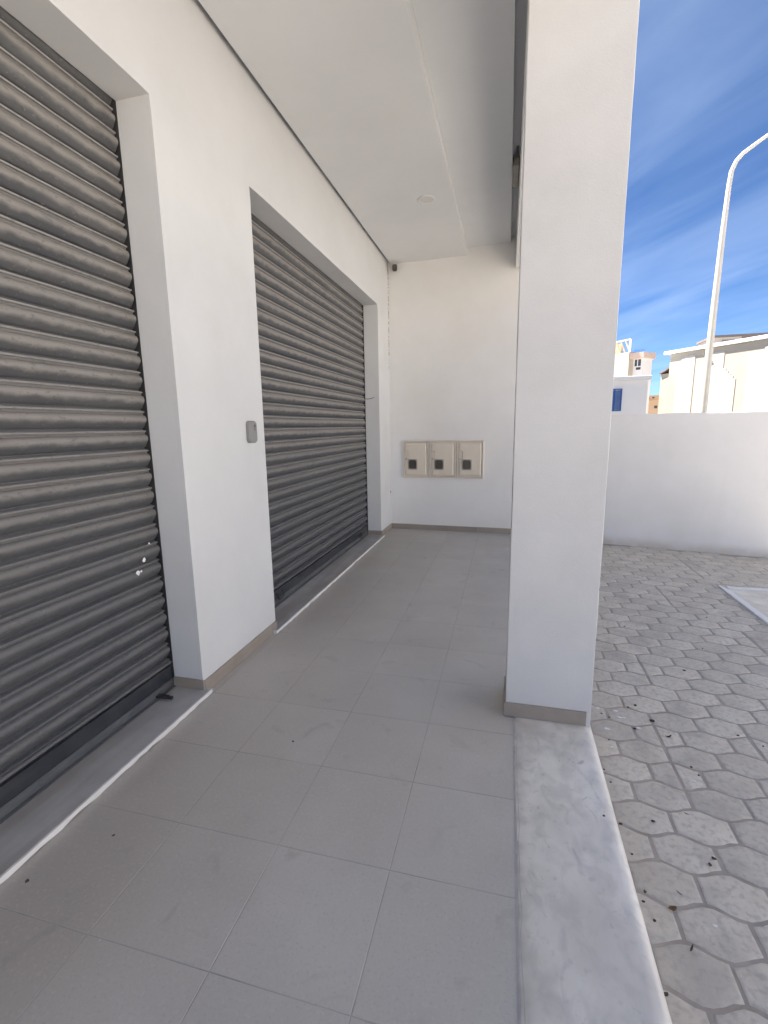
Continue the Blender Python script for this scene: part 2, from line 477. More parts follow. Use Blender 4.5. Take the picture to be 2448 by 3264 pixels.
cells.sort(key=lambda c: -c[0])
rest = bmesh.new()
for i, (size, xc, yc, part) in enumerate(cells):
    me = random.choice(PM[part])
    T = Matrix.Translation((xc, yc, ZP + random.uniform(-.0012, .0012))) @ Matrix.Rotation(random.uniform(-.012, .012), 4, 'Z') \
        @ Matrix.Rotation(random.uniform(-.006, .006), 4, 'X') @ Matrix.Rotation(random.uniform(-.006, .006), 4, 'Y')
    if xc - PL / 2 < .460:                   # cut to fit against the marble edging
        if xc + PL / 2 < .475: continue
        b2 = bmesh.new(); b2.from_mesh(me)
        pl = T.inverted() @ Vector((.4605, yc, ZP)); nn = (T.to_3x3().inverted() @ Vector((-1, 0, 0)))
        cutg = bmesh.ops.bisect_plane(b2, geom=b2.verts[:] + b2.edges[:] + b2.faces[:], plane_co=pl, plane_no=nn, clear_outer=True)
        if not b2.verts: b2.free(); continue
        me = bpy.data.meshes.new('paver'); b2.to_mesh(me); b2.free()
        me.materials.append(MAT['paver'])
        for p in me.polygons: p.use_smooth = True
        me.set_sharp_from_angle(angle=math.radians(50))
    if i < 300 and size > 0:
        o = bpy.data.objects.new('paver', me); C.objects.link(o); o.parent = paving; o.matrix_local = T
    else:
        k = len(rest.verts); rest.from_mesh(me); rest.verts.ensure_lookup_table()
        bmesh.ops.transform(rest, matrix=T, verts=rest.verts[k:])
o = obj('distant_pavers', rest, 'paver', paving, sharp=50); o['kind'] = 'stuff'

# white paint spots on the paving
for x, y, s in [(.552, 2.704, .011), (.645, 2.698, .013), (.654, 2.636, .012), (.677, 2.638, .009), (.567, 2.51, .016), (.731, 2.558, .011),
                (.874, 2.194, .010), (.703, 1.496, .007), (.56, 2.36, .006)]:
    bm = bmesh.new()
    prism(bm, [(s * (.7 + .5 * random.random()) * math.cos(a * math.pi / 5), s * .7 * (.7 + .5 * random.random()) * math.sin(a * math.pi / 5)) for a in range(10)], 0, .0015)
    obj('paint_spot', bm, 'splash', paving, (x, y, ZP + .0015))

# ------------------------------------------------------------------ tiled walkway
bm = bmesh.new(); box(bm, -2.2, .0735, -5.2, 7.0, -.16, -.0007)
floor = tag(obj('floor', bm, 'grout'), kind='structure')
T0, TX, TY = .4197, -.7677, 1.7504
def tile_mesh(w, h):
    bm = bmesh.new(); box(bm, -w / 2, w / 2, -h / 2, h / 2, -.008, 0)
    top = [e for e in bm.edges if all(v.co.z > -.001 for v in e.verts)]
    bmesh.ops.bevel(bm, geom=top, offset=.0009, segments=1, affect='EDGES')
    me = bpy.data.meshes.new('floor_tile'); bm.to_mesh(me); bm.free()
    me.materials.append(MAT['tile']); return me
full = tile_mesh(T0 - .0030, T0 - .0030)
sliver = tile_mesh(.0405, T0 - .0022)
for j in range(-16, 12):
    yc = TY + (j + .5) * T0
    for i in range(-2, 2):
        o = bpy.data.objects.new('floor_tile', full); C.objects.link(o); o.parent = floor
        o.location = (TX + (i + .5) * T0, yc, random.uniform(-.0004, .0003))
        o.rotation_euler = (random.uniform(-.0006, .0006), random.uniform(-.0006, .0006), random.uniform(-.0008, .0008))
    o = bpy.data.objects.new('floor_tile', sliver); C.objects.link(o); o.parent = floor
    o.location = (-1.6285, yc, 0)

# marble edging of the walkway, with a rounded polished outer edge
def edging(bm, y0, y1):
    p = [(.0752, -.16), (.0752, .003), (.079, .0045), (.405, .0045)]
    for k in range(1, 9):
        a = k / 8 * math.pi / 2
        p.append((.405 + .0505 * math.sin(a), .0045 - .030 * (1 - math.cos(a))))
    p += [(.4555, -.16)]
    n = 40
    prism(bm, p, y0, y1, nz=n, axis='Y')
    for v in bm.verts:                       # the mortared inner edge is ragged
        if v.co.x < .08 and v.co.z > -.05:
            v.co.x += random.uniform(-.0005, .004)
marble = empty('marble_edging', (.265, -1, 0))
for y0, y1 in ((-5, -.9005), (-.899, 6.62)):
    bm = bmesh.new(); edging(bm, y0, y1)
    o = obj('marble_slab', bm, 'marble', marble, sharp=35); o.location = (-.265, 1, 0)
bm = bmesh.new()
n_ = 140
rows = []
for k in range(n_ + 1):
    y = -5 + 11.6 * k / n_
    rows.append([bm.verts.new((x, y, z)) for x, z in ((.0695 + random.uniform(-.001, .001), -.006), (.0700 + random.uniform(-.001, .001), .0004), (.081 + random.uniform(0, .008), .0052), (.081, -.006))])
for k in range(n_):
    for i in range(4): bm.faces.new((rows[k][i], rows[k][(i + 1) % 4], rows[k + 1][(i + 1) % 4], rows[k + 1][i]))
o = obj('mortar_joint', bm, 'mortar', marble); o.location = (-.265, 1, 0)
tag(marble, 'long stained white marble edging strip along the tiled walkway beneath the white pillar', 'edging')

# ------------------------------------------------------------------ shop wall with two door openings
def wall_sheet():
    """front skin of the wall as one mesh: face cells round the two openings, their reveals, slightly uneven arrises"""
    bm = bmesh.new()
    def lin_(a, b, n): return [a + (b - a) * k / n for k in range(n)]
    ys = lin_(YE, D1[0], 3) + lin_(D1[0], D1[1], 30) + lin_(D1[1], D2[0], 8) + lin_(D2[0], D2[1], 30) + lin_(D2[1], 7.0, 6) + [7.0]
    zs = lin_(-.1, ZD, 36) + lin_(ZD, 4.05, 6) + [4.05]
    edge = {D1[0], D1[1], D2[0], D2[1]}
    def hole(y, z): return z < ZD - 1e-6 and (D1[0] < y < D1[1] or D2[0] < y < D2[1])
    V = {}
    for i, y in enumerate(ys):
        for j, z in enumerate(zs):
            dy_ = dz_ = 0
            near = any(abs(y - e) < 1e-6 for e in edge)
            if near and z < ZD - 1e-6: dy_ = random.uniform(-.0008, .0008)
            if abs(z - ZD) < 1e-6 and not near and (D1[0] < y < D1[1] or D2[0] < y < D2[1]): dz_ = random.uniform(-.0008, .0008)
            V[i, j] = bm.verts.new((XW, y + dy_, z + dz_))
    for i in range(len(ys) - 1):
        for j in range(len(zs) - 1):
            if not hole((ys[i] + ys[i + 1]) / 2, (zs[j] + zs[j + 1]) / 2):
                bm.faces.new((V[i, j], V[i + 1, j], V[i + 1, j + 1], V[i, j + 1]))
    for v in [v for v in bm.verts if not v.link_faces]: bm.verts.remove(v)
    rim = [e for e in bm.edges if len(e.link_faces) == 1 and
           all(-.2 < v.co.z < 4.04 and YE + .05 < v.co.y < 6.95 for v in e.verts) and not all(v.co.z < -.09 for v in e.verts)]
    # reveals: jambs run back past the shutter slot, the head stops at the shutter plane
    r = bmesh.ops.extrude_edge_only(bm, edges=rim)
    nv = [g for g in r['geom'] if isinstance(g, bmesh.types.BMVert)]
    for v in nv: v.co.x = XR
    bm.edges.ensure_lookup_table()
    bmesh.ops.bevel(bm, geom=[e for e in rim if e.is_valid], offset=.004, segments=2, affect='EDGES', profile=.5)
    return bm
shop_wall = empty('shop_wall', (XW, 2.6, 0))
def sw(name, bm, mat, **k):
    o = obj(name, bm, mat, shop_wall, **k); o.location = (-XW, -2.6, 0); return o
sw('wall_face', wall_sheet(), 'plaster', sharp=35)
bm = bmesh.new()                              # body of the wall behind the skin, and the housing of the shutters
for y0, y1 in ((YE + .01, D1[0] - .006), (D1[1] + .006, D2[0] - .006), (D2[1] + .006, 7.0)):
    box(bm, -2.06, XW - .008, y0, y1, -.1, ZD)
for y0, y1 in (D1, D2):
    box(bm, XR + .003, XW - .008, y0 - .004, y1 + .004, ZD + .006, 4.05)
box(bm, -2.4, -2.062, YE + .01, 7.0, -.1, 4.05)
sw('wall_core', bm, 'plaster')
def skirt(parent, off, pts, th=.011, z0=0.0, first=None, mat='skirting', h=SK):
    """skirting tiles along straight runs pts[i]->pts[i+1]; the wall lies to the left of the run"""
    for (x0, y0), (x1, y1) in zip(pts[:-1], pts[1:]):
        L = math.hypot(x1 - x0, y1 - y0); d = Vector(((x1 - x0) / L, (y1 - y0) / L, 0)); nrm = Vector((d.y, -d.x, 0))
        s = 0; step = first or T0
        while s < L - .004:
            e = min(L, s + step)
            if L - e < .03: e = L
            a = Vector((x0, y0, 0)) + d * (s + .0008); b = Vector((x0, y0, 0)) + d * (e - .0008)
            q = [a, b, b + nrm * th, a + nrm * th]
            bm = bmesh.new(); prism(bm, [(v.x, v.y) for v in q], z0, z0 + h + random.uniform(-.001, .001))
            o = obj('skirting_tile', bm, mat, parent); o.location = off
            s = e; step = T0
off = (-XW, -2.6, 0)
skirt(shop_wall, off, [(XW, D1[1] + .0015), (XW, D2[0])], first=.395)
skirt(shop_wall, off, [(XR, D1[1]), (XW + .0105, D1[1])][::1], first=.4, z0=.031, h=SK - .02)
skirt(shop_wall, off, [(XW, D2[1] + .0015), (XW, YB - .002)], first=.33)
skirt(shop_wall, off, [(XR, D2[1]), (XW + .0105, D2[1])], first=.4, z0=.031, h=SK - .02)
skirt(shop_wall, off, [(XW, YE), (XW, D1[0])])
tag(shop_wall, 'long white plastered shop front wall holding both dark roller shutters', 'wall')

# flaking paint in the corner by the camera
bm = bmesh.new()
for k in range(34):
    z = 3.60 - (k / 34) ** 1.1 * 1.35 + random.uniform(-.02, .02)
    s = random.uniform(.003, .009) * (1.3 if k < 8 else 1)
    h = random.uniform(.008, .04)
    box(bm, XW + .0005, XW + .0012 + s * .3, YB - .012 - s, YB - .010, z, z + h)
sw('flaking_paint', bm, 'rust')

# ------------------------------------------------------------------ end wall
EWS = -.045
end_wall = empty('end_wall', (XW, YB, 0), math.atan(EWS))
bm = bmesh.new(); prism(bm, [(-.1, 0), (2.12, 0), (2.12, .2), (-.1, .2)], -.1, 4.05, nz=1)
obj('wall_face', bm, 'lit_end_plaster', end_wall)
skirt(end_wall, (0, 0, 0), [(.0, 0), (2.11, 0)], first=.44)
tag(end_wall, 'white end wall closing the covered walkway, with three beige meter boxes', 'wall')
def end_pt(x):
    return YB + EWS * (x - XW)

bm = bmesh.new(); tube(bm, [(XR - .02, D2[1] - .012, 1.868), (-1.785, D2[1] - .016, 1.865), (-1.745, D2[1] - .02, 1.870), (-1.71, D2[1] - .026, 1.887)], .0035, 6)
tag(obj('loose_wire', bm, 'iron'), 'short loose dark wire sticking out beside the farther shutter, on its far jamb', 'wire')
bm = bmesh.new(); cyl(bm, (XW - .004, 6.71, .553), (XW + .006, 6.71, .553), .014, .012, 12)
sw('wall_plug', bm, 'dark_plastic')

# ------------------------------------------------------------------ ceiling, beam, slab and storey above
XS, XP = -.575, -.030
ceil = empty('ceiling', (-.8, 2, ZC))
def cl(name, bm, mat):
    o = obj(name, bm, mat, ceil); o.location = (.8, -2, -ZC); return o
bm = bmesh.new(); box(bm, XW + .040, XS, YE, 6.85, ZC, 3.775); cl('lower_ceiling_panel', bm, 'ceiling')
bm = bmesh.new(); box(bm, XS + .001, XP, YE, 6.85, ZU, 3.782); cl('upper_ceiling_panel', bm, 'ceiling')
bm = bmesh.new(); box(bm, XW + .001, .44, YE, 6.9, 3.84, 4.1); cl('slab_underside', bm, 'ceiling')
tag(ceil, kind='structure')
bm = bmesh.new(); box(bm, CX0 + .004, CX1 - .004, YE, 6.62, 3.447, 3.839, bev=.004)
tag(obj('edge_beam', bm, 'ceiling'), 'white concrete beam running along the outer edge above the pillar', 'beam')
bm = bmesh.new(); box(bm, -9, CX1, 4.0, 7.05, 4.11, 5.6); box(bm, -9, CX1, YE - .02, 3.999, 4.11, 4.2); box(bm, -9, -3.2, YE - .02, 3.999, 4.201, 5.6); box(bm, -9, -2.41, YE - .02, 7.05, -.1, 4.11); box(bm, -9, .30, 7.051, 15, -.1, 5.6)  # unseen mass, stepped and extended to steer sun and shade
tag(obj('building', bm, 'plaster'), 'unseen white upper storey and rear mass of the shop building, shaped for the shade', 'building')

# ------------------------------------------------------------------ pillar
pillar = empty('pillar', (CX0, CY0, 0))
bm = bmesh.new()
c = .0025
W, D = CX1 - CX0, CY1 - CY0
prism(bm, [(c, 0), (W - c, 0), (W, c), (W, D - c), (W - c, D), (c, D), (0, D - c), (0, c)], ZP - .02, 3.446, nz=30, jit=.0009)
obj('shaft', bm, 'pillar', pillar)
th = .010
for pts in ([(-th, -th), (W - .022, -th), (W - .022, 0), (-th, 0)], [(-th, .0012), (0, .0012), (0, D), (-th, D)]):
    bm = bmesh.new(); prism(bm, pts, .0055, SK + .003); obj('skirting_tile', bm, 'skirting', pillar)
tag(pillar, 'square white plastered pillar with taupe skirting at the walkway edge', 'pillar')

# ------------------------------------------------------------------ roller shutters
prof = [(-.010, .1050), (.006, .0998), (.0105, .0990), (.0125, .0960), (.0110, .0922), (.0035, .0905), (.0020, .0800), (.0060, .0780),
        (.0135, .0735), (.0175, .0670), (.0190, .0590), (.0185, .0520), (.0160, .0460), (.0070, .0300), (-.0010, .0165), (-.0060, .0125),
        (-.011, .0115), (-.012, .0000), (-.022, .0000), (-.022, .1050)]
def slat_mesh(L):
    bm = bmesh.new()
    n = 26
    prism(bm, [(a, b) for a, b in prof], 0, L, nz=n, axis='Y')
    for v in bm.verts:                       # long thin sheet metal is never quite straight
        v.co.x += .0006 * math.sin(v.co.y * 5.1 + v.co.z * 40) + .0004 * math.sin(v.co.y * 13)
    bmesh.ops.recalc_face_normals(bm, faces=bm.faces)
    me = bpy.data.meshes.new('slat'); bm.to_mesh(me); bm.free()
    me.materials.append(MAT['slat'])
    for p in me.polygons: p.use_smooth = True
    me.set_sharp_from_angle(angle=math.radians(38))
    return me
def shutter(y0, y1, label):
    root = empty('roller_shutter', (XR - .022, y0, 0))
    L = y1 - y0
    me = slat_mesh(L - .022)
    for k in range(1, 33):
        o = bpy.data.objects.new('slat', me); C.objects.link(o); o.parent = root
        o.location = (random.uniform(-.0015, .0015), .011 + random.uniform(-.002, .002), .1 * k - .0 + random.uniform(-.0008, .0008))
        o.rotation_euler = (0, random.uniform(-.012, .012), 0)
        if k == 1: o.location.z += .052; o.scale.z = .50
    bm = bmesh.new()
    p = [(.010, .034), (.012, .155), (.016, .160), (.006, .163), (-.012, .163), (-.012, .034)]
    prism(bm, p, .006, L - .006, nz=2, axis='Y')
    bar = obj('bottom_bar', bm, 'bar', root)
    bm = bmesh.new()                          # angle iron along the foot of the bar
    prism(bm, [(.011, .0335), (.011, .078), (.014, .078), (.0145, .060), (.018, .056), (.018, .0385), (.036, .0375), (.036, .0335)], .006, L - .006, nz=2, axis='Y')
    obj('foot_angle', bm, 'foot', bar)
    for a, b in ((.0006, .0045), (L - .0045, L - .0006)):
        bm = bmesh.new(); box(bm, -.09, .0215, a, b, .032, 3.3)
        c0, c1 = (a, .09) if a < 1 else (L - .09, b)
        box(bm, -.09, -.045, c0 + .0001, c1 - .0001, .032, 3.3)
        obj('guide_rail', bm, 'rail', root)
    return tag(root, label, 'shutter', 'roller shutters in the shop wall'), bar
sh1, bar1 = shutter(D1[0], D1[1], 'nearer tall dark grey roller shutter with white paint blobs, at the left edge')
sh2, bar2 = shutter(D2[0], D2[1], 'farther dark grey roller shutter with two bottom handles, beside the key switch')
# lift handles on the far shutter, a locking bolt and paint blobs on the near one
for y in (3.485, 5.78):
    bm = bmesh.new()
    pts = [(.012, -.05, .125), (.028, -.05, .118), (.034, -.045, .09), (.034, -.025, .073), (.034, .025, .073), (.034, .045, .09), (.028, .05, .118), (.012, .05, .125)]
    tube(bm, pts, .0055, 8)
    obj('handle', bm, 'iron', bar2, (0, y - D2[0], 0), sharp=60)
bm = bmesh.new()
box(bm, .012, .085, -.016, .016, .040, .052, bev=.003); cyl(bm, (.06, 0, .046), (.112, 0, .046), .010, .010)
lock = obj('locking_bolt', bm, 'iron', bar1, (0, 2.005 - D1[0], 0), sharp=40)
for y, z, s in ((2.012, .826, .012), (1.962, .772, .013), (1.985, .773, .006), (2.06, .905, .005)):
    bm = bmesh.new()
    bmesh.ops.create_icosphere(bm, subdivisions=2, radius=s)
    for v in bm.verts:
        v.co += Vector((random.uniform(-.15, .15), random.uniform(-.25, .25), random.uniform(-.25, .25))) * s; v.co.x *= .30
    zz_ = z % .1
    obj('paint_blob', bm, 'splash', sh1, (.019 if zz_ < .085 else .013, y - D1[0], z), sharp=60)

# ------------------------------------------------------------------ door sills
def sill(y0, y1, cuts, label):
    root = empty('door_sill', (XW, (y0 + y1) / 2, 0))
    ed = [y0] + cuts + [y1]
    for a, b in zip(ed[:-1], ed[1:]):
        bm = bmesh.new()
        n = max(8, int((b - a) / .04))
        rows = []
        for k in range(n + 1):
            y = a + .001 + (b - a - .002) * k / n
            j = random.uniform(-.002, .002); q = random.uniform(0, .006) if random.random() < .75 else random.uniform(.004, .010)
            x1 = -1.607 + random.uniform(-.0012, .0012)
            rows.append([bm.verts.new((x, y, z)) for x, z in ((-2.05, -.02), (-2.05, .0305), (x1 - .004, .0305), (x1, .0265), (x1 - .001, q), (x1 - .012, q - .001), (-1.70, -.02))])
        for k in range(n):
            for i in range(7):
                f = bm.faces.new((rows[k][i], rows[k][(i + 1) % 7], rows[k + 1][(i + 1) % 7], rows[k + 1][i]))
                f.material_index = 1 if i in (3, 4) else 0
        for rr, rev in ((rows[0], True), (rows[-1], False)):
            f = bm.faces.new(rr[::-1] if rev else rr); f.material_index = 1
        o = obj('sill_slab', bm, ['sill', 'lit_sill_edge'], root); o.location = (-XW, -(y0 + y1) / 2, 0)
    return tag(root, label, 'sill', 'stone sills under the roller shutters')
sill(D1[0] - .03, D1[1] + .022, [.55], 'dusty stone sill with pale chipped edge under the nearer shutter')
sill(D2[0] - .062, D2[1] + .024, [4.62], 'dusty stone sill with pale chipped edge under the farther shutter')

# ------------------------------------------------------------------ key switch
ks = empty('key_switch', (XW, 2.841, 1.480))
def plate(bm, w, h, r, x0, x1, ch=.004):
    a = rrect(w, h, r); b = rrect(w - 2 * ch, h - 2 * ch, max(r - ch, .002))
    R = [[bm.verts.new((x, y, z)) for y, z in q] for q, x in ((a, x0), (a, x1 - ch), (b, x1))]
    n = len(a)
    for i in range(2):
        for k in range(n):
            bm.faces.new((R[i][k], R[i][(k + 1) % n], R[i + 1][(k + 1) % n], R[i + 1][k]))
    bm.faces.new(R[0][::-1]); bm.faces.new(R[2])
bm = bmesh.new(); plate(bm, .098, .142, .024, 0, .028, .007); obj('switch_box', bm, 'grey_plastic', ks, sharp=30)
bm = bmesh.new(); cyl(bm, (.0275, .017, .040), (.0305, .017, .040), .0105, .0095, 16); box(bm, .0275, .0295, .0135, .0205, .008, .036, bev=.0015)
obj('keyhole_cover', bm, 'dark_plastic', ks, sharp=40)
tag(ks, 'small grey key switch box on the white pier between the two shutters', 'switch')

# ------------------------------------------------------------------ meter cabinets
def cabinet(x0, x1, label):
    z0, z1 = .772, 1.298
    xm = (x0 + x1) / 2
    root = empty('meter_cabinet', (xm, end_pt(xm), (z0 + z1) / 2), math.atan(EWS))
    w, h = x1 - x0, z1 - z0
    # local: x along the wall, y out of the wall is negative
    bm = bmesh.new()
    t = .018
    for a in ((-w / 2, -w / 2 + t, -h / 2, h / 2), (w / 2 - t, w / 2, -h / 2, h / 2), (-w / 2 + t, w / 2 - t, -h / 2, -h / 2 + t), (-w / 2 + t, w / 2 - t, h / 2 - t, h / 2)):
        box(bm, a[0], a[1], -.030, .0, a[2], a[3], bev=.003)
    obj('cabinet_frame', bm, 'beige', root)
    bm = bmesh.new(); box(bm, -w / 2 + t + .006, w / 2 - t - .006, -.024, .0, -h / 2 + t + .006, h / 2 - t - .006, bev=.002)
    door = obj('door', bm, 'beige', root)
    # raised field of the door with a notch for the lock
    L, Rr, B, Tt = -w / 2 + .038, w / 2 - .034, -h / 2 + .042, h / 2 - .040
    nx, na, nb = L + .036, -.030, .105
    outl = [(L, B), (Rr, B), (Rr, Tt), (L, Tt), (L, nb), (nx, nb), (nx, na), (L, na)]
    def inset(o, d):
        q = []
        n = len(o)
        for i in range(n):
            p0, p1, p2 = Vector(o[i - 1]), Vector(o[i]), Vector(o[(i + 1) % n])
            a, b = (p1 - p0).normalized(), (p2 - p1).normalized()
            na_, nb_ = Vector((-a.y, a.x)), Vector((-b.y, b.x))
            q.append(tuple(p1 + na_ * d + nb_ * d))
        return q
    bm = bmesh.new()
    rings = [[bm.verts.new((x, y, z)) for x, z in q] for q, y in ((outl, -.0235), (inset(outl, .010), -.036))]
    for k in range(8):
        bm.faces.new((rings[0][k], rings[0][(k + 1) % 8], rings[1][(k + 1) % 8], rings[1][k]))
    bm.faces.new(rings[1])
    bm.faces.new(rings[0][::-1])
    obj('raised_panel', bm, 'beige', door)
    wx, wz = L + .105 - .003, -.072
    bm = bmesh.new()
    a = rrect(.136, .150, .014); b = rrect(.112, .126, .028)
    A = [bm.verts.new((wx + x, -.034, wz + z)) for x, z in a]; A2 = [bm.verts.new((wx + x, -.043, wz + z)) for x, z in a]
    B2 = [bm.verts.new((wx + x, -.043, wz + z)) for x, z in b]; B1 = [bm.verts.new((wx + x, -.0365, wz + z)) for x, z in b]
    n = len(a)
    for P, Q in ((A, A2), (A2, B2), (B2, B1)):
        for k in range(n):
            bm.faces.new((P[k], P[(k + 1) % n], Q[(k + 1) % n], Q[k]))
    obj('window_frame', bm, 'beige_dark', door, sharp=30)
    bm = bmesh.new()
    bm.faces.new([bm.verts.new((wx + x, -.0372, wz + z)) for x, z in rrect(.114, .128, .028)])
    obj('window_pane', bm, 'dark_glass', door)
    bm = bmesh.new(); cyl(bm, (L + .004, -.022, .007), (L + .004, -.029, .007), .010, .009, 14)
    lk = obj('lock', bm, 'beige_dark', door, sharp=40)
    return tag(root, label, 'meter box', 'beige meter cabinets on the end wall')
cabinet(-1.449, -1.079, 'leftmost beige meter cabinet on the end wall, nearest the shop wall')
cabinet(-1.066, -.690, 'middle beige meter cabinet between two others on the end wall')
cabinet(-.677, -.309, 'rightmost beige meter cabinet on the end wall, nearest the pillar')

# ------------------------------------------------------------------ small fittings
sc = empty('security_camera', (-1.56, end_pt(-1.56), 3.62))
bm = bmesh.new(); cyl(bm, (0, 0, .02), (0, -.012, .02), .028, .026, 16); cyl(bm, (0, -.01, .02), (0, -.06, .005), .010, .010); obj('bracket', bm, 'lens', sc, sharp=40)
bm = bmesh.new()
R = []
for y, s in ((-.035, .86), (-.045, 1), (-.105, 1), (-.115, .88)):
    R.append([bm.verts.new((x * s, y, z * s)) for x, z in rrect(.064, .080, .018)])
n = len(R[0])
for i in range(3):
    for k in range(n): bm.faces.new((R[i][k], R[i][(k + 1) % n], R[i + 1][(k + 1) % n], R[i + 1][k]))
bm.faces.new(R[0][::-1]); bm.faces.new(R[3])
body = obj('camera_body', bm, 'black_plastic', sc, sharp=40)
body.rotation_euler = (math.radians(10), 0, math.radians(16))
bm = bmesh.new(); cyl(bm, (0, -.1145, .012), (0, -.1175, .012), .016, .015, 16); o = obj('camera_lens', bm, 'dark_glass', body, sharp=40)
tag(sc, 'small black security camera high in the corner under the ceiling', 'camera')

dl = empty('ceiling_downlight', (-.836, 5.02, ZC))
bm = bmesh.new()
q = []
for r, z in ((.088, 0), (.088, -.004), (.080, -.008), (.072, -.007), (.070, -.003)):
    q.append([bm.verts.new((r * math.cos(2 * math.pi * k / 32), r * math.sin(2 * math.pi * k / 32), z)) for k in range(32)])
for i in range(4):
    for k in range(32): bm.faces.new((q[i][k], q[i][(k + 1) % 32], q[i + 1][(k + 1) % 32], q[i + 1][k]))
obj('trim_ring', bm, 'ceiling', dl, sharp=40)
bm = bmesh.new(); bm.faces.new([bm.verts.new((.071 * math.cos(2 * math.pi * k / 32), .071 * math.sin(2 * math.pi * k / 32), -.0035)) for k in range(32)])
obj('diffuser', bm, 'lens', dl)
tag(dl, 'round unlit recessed downlight in the lower white ceiling', 'downlight')

jb = empty('junction_box', (.003, 5.0, 3.83))
bm = bmesh.new(); box(bm, -.030, .028, -.20, .20, -.085, .009, bev=.008); obj('box', bm, 'junction', jb)
bm = bmesh.new(); tube(bm, [(.01, -.19, .0), (.008, -.25, -.02), (.008, -.30, -.02), (.008, -.34, .012)], .009, 8); obj('cable', bm, 'dark_plastic', jb, sharp=60)
tag(jb, 'brownish junction box with a cable in the slot beside the edge beam', 'junction box')

# ------------------------------------------------------------------ boundary wall
ang = math.atan(-.218)
bw = empty('boundary_wall', (.3, wall_y(.3), 0), ang)
bm = bmesh.new()
n = 40
pr = [(0, -.3), (0, 1.606), (.004, 1.612), (.15, 1.612), (.15, -.3)]
rows = []
for k in range(n + 1):
    s = 9.0 * k / n
    dz = random.uniform(-.003, .003) - .0005 * s
    rows.append([bm.verts.new((s, y + (random.uniform(-.0015, .0015) if i in (1, 2) else 0), z + (dz if i in (1, 2, 3) else 0))) for i, (y, z) in enumerate(pr)])
for k in range(n):
    for i in range(5): bm.faces.new((rows[k][i], rows[k][(i + 1) % 5], rows[k + 1][(i + 1) % 5], rows[k + 1][i]))
bm.faces.new(rows[0]); bm.faces.new(rows[-1][::-1])
obj('wall_face', bm, 'outer', bw)
tag(bw, 'plain white boundary wall behind the paving, right of the pillar', 'wall')

# marble slab set into the paving at the right
ms = empty('marble_slab', (2.08, 4.2, ZP))
bm = bmesh.new(); prism(bm, [(0, -.9), (.055, -.9), (.055, .86), (.02, .985), (0, 1.0)], -.02, .012); obj('border_strip', bm, 'splash', ms)
bm = bmesh.new(); prism(bm, [(.0565, .905), (.9, .915), (.9, .975), (.12, .972), (.075, .985)], -.02, .012); obj('border_strip', bm, 'splash', ms)
bm = bmesh.new(); prism(bm, [(.0565, -.9), (.9, -.9), (.9, .913), (.0565, .903)], -.02, .010); obj('inner_slab', bm, 'marble', ms)
tag(ms, 'flat white marble slab let into the grey paving at the right edge', 'slab')

# ------------------------------------------------------------------ litter
def pebble(x, y, z, s, kind='debris'):
    bm = bmesh.new(); s *= .72; bmesh.ops.create_icosphere(bm, subdivisions=1, radius=s)
    for v in bm.verts:
        v.co += Vector((random.uniform(-.3, .3), random.uniform(-.3, .3), random.uniform(-.2, .2))) * s
        v.co.z *= .55; v.co.x *= 1.25
    o = obj('dirt_crumb', bm, kind, None, (x, y, z + s * .35)); o.rotation_euler = (0, 0, random.uniform(0, 6))
    return tag(o, 'tiny dark dry crumb lying on the grey paving', 'crumb', 'dark crumbs scattered over the paving')
for x, y, s in [(1.179, 3.285, .011), (.767, 2.781, .011), (.721, 2.751, .009), (.563, 2.653, .008), (.597, 2.625, .007), (.818, 2.642, .014), (.708, 2.548, .010),
                (.895, 2.292, .008), (.909, 2.241, .006), (.558, 2.417, .006), (1.215, 2.608, .008), (1.298, 2.541, .006), (1.667, 4.297, .008),
                (.962, 3.952, .008), (1.416, 3.66, .007), (.628, 1.905, .010), (.775, 1.739, .009), (.800, 1.771, .009), (.518, 1.469, .007)]:
    pebble(x, y, ZP, s)
for x, y, s in [(.506, 2.10, .006), (.497, 1.86, .008), (.508, 1.72, .006), (.514, 1.569, .008), (.50, 1.53, .007), (.492, 2.18, .006), (.488, 1.25, .009)]:
    o = pebble(x, y, ZP, s); o['label'] = 'dark crumb lying on the paving against the marble edging'; o['group'] = 'dark crumbs along the marble edging'
def leaf(x, y, z, L, w, rz, curl, label, kind='dry_leaf'):
    bm = bmesh.new()
    n = 7
    rows = []
    for k in range(n + 1):
        t = k / n; ww = w * math.sin(math.pi * min(max(t, .06), .96)) ** .7
        px, pz = L * (t - .5), curl * (2 * t - 1) ** 2
        rows.append([bm.verts.new((px, -ww, pz + .25 * ww)), bm.verts.new((px, 0, pz)), bm.verts.new((px, ww, pz + .25 * ww)), bm.verts.new((px, 0, pz - .0008))])
    for k in range(n):
        for i in range(4): bm.faces.new((rows[k][i], rows[k][(i + 1) % 4], rows[k + 1][(i + 1) % 4], rows[k + 1][i]))
    bm.faces.new(rows[0]); bm.faces.new(rows[-1][::-1])
    o = obj('dry_leaf', bm, kind, None, (x, y, z + .0015)); o.rotation_euler = (0, 0, rz)
    return tag(o, label, 'leaf', 'bits of dry leaf on the paving')
leaf(.587, 1.525, ZP, .030, .009, .4, .006, 'brown dry leaf scrap on the paving close to the marble edging')
leaf(.628, 1.592, ZP, .022, .002, -.9, .002, 'thin dark twig-like leaf scrap lying on a large paver', 'debris')
leaf(.604, 1.402, ZP, .030, .003, 1.0, .004, 'dark curled leaf stalk on the nearest pavers by the marble', 'debris')
leaf(.860, 2.511, ZP, .034, .007, .3, .012, 'dark curled leaf on the paving beside a long straight joint', 'debris')
leaf(.775, 1.98, ZP, .020, .0025, -.5, .002, 'short dark leaf scrap lying in a wavy paver joint', 'debris')
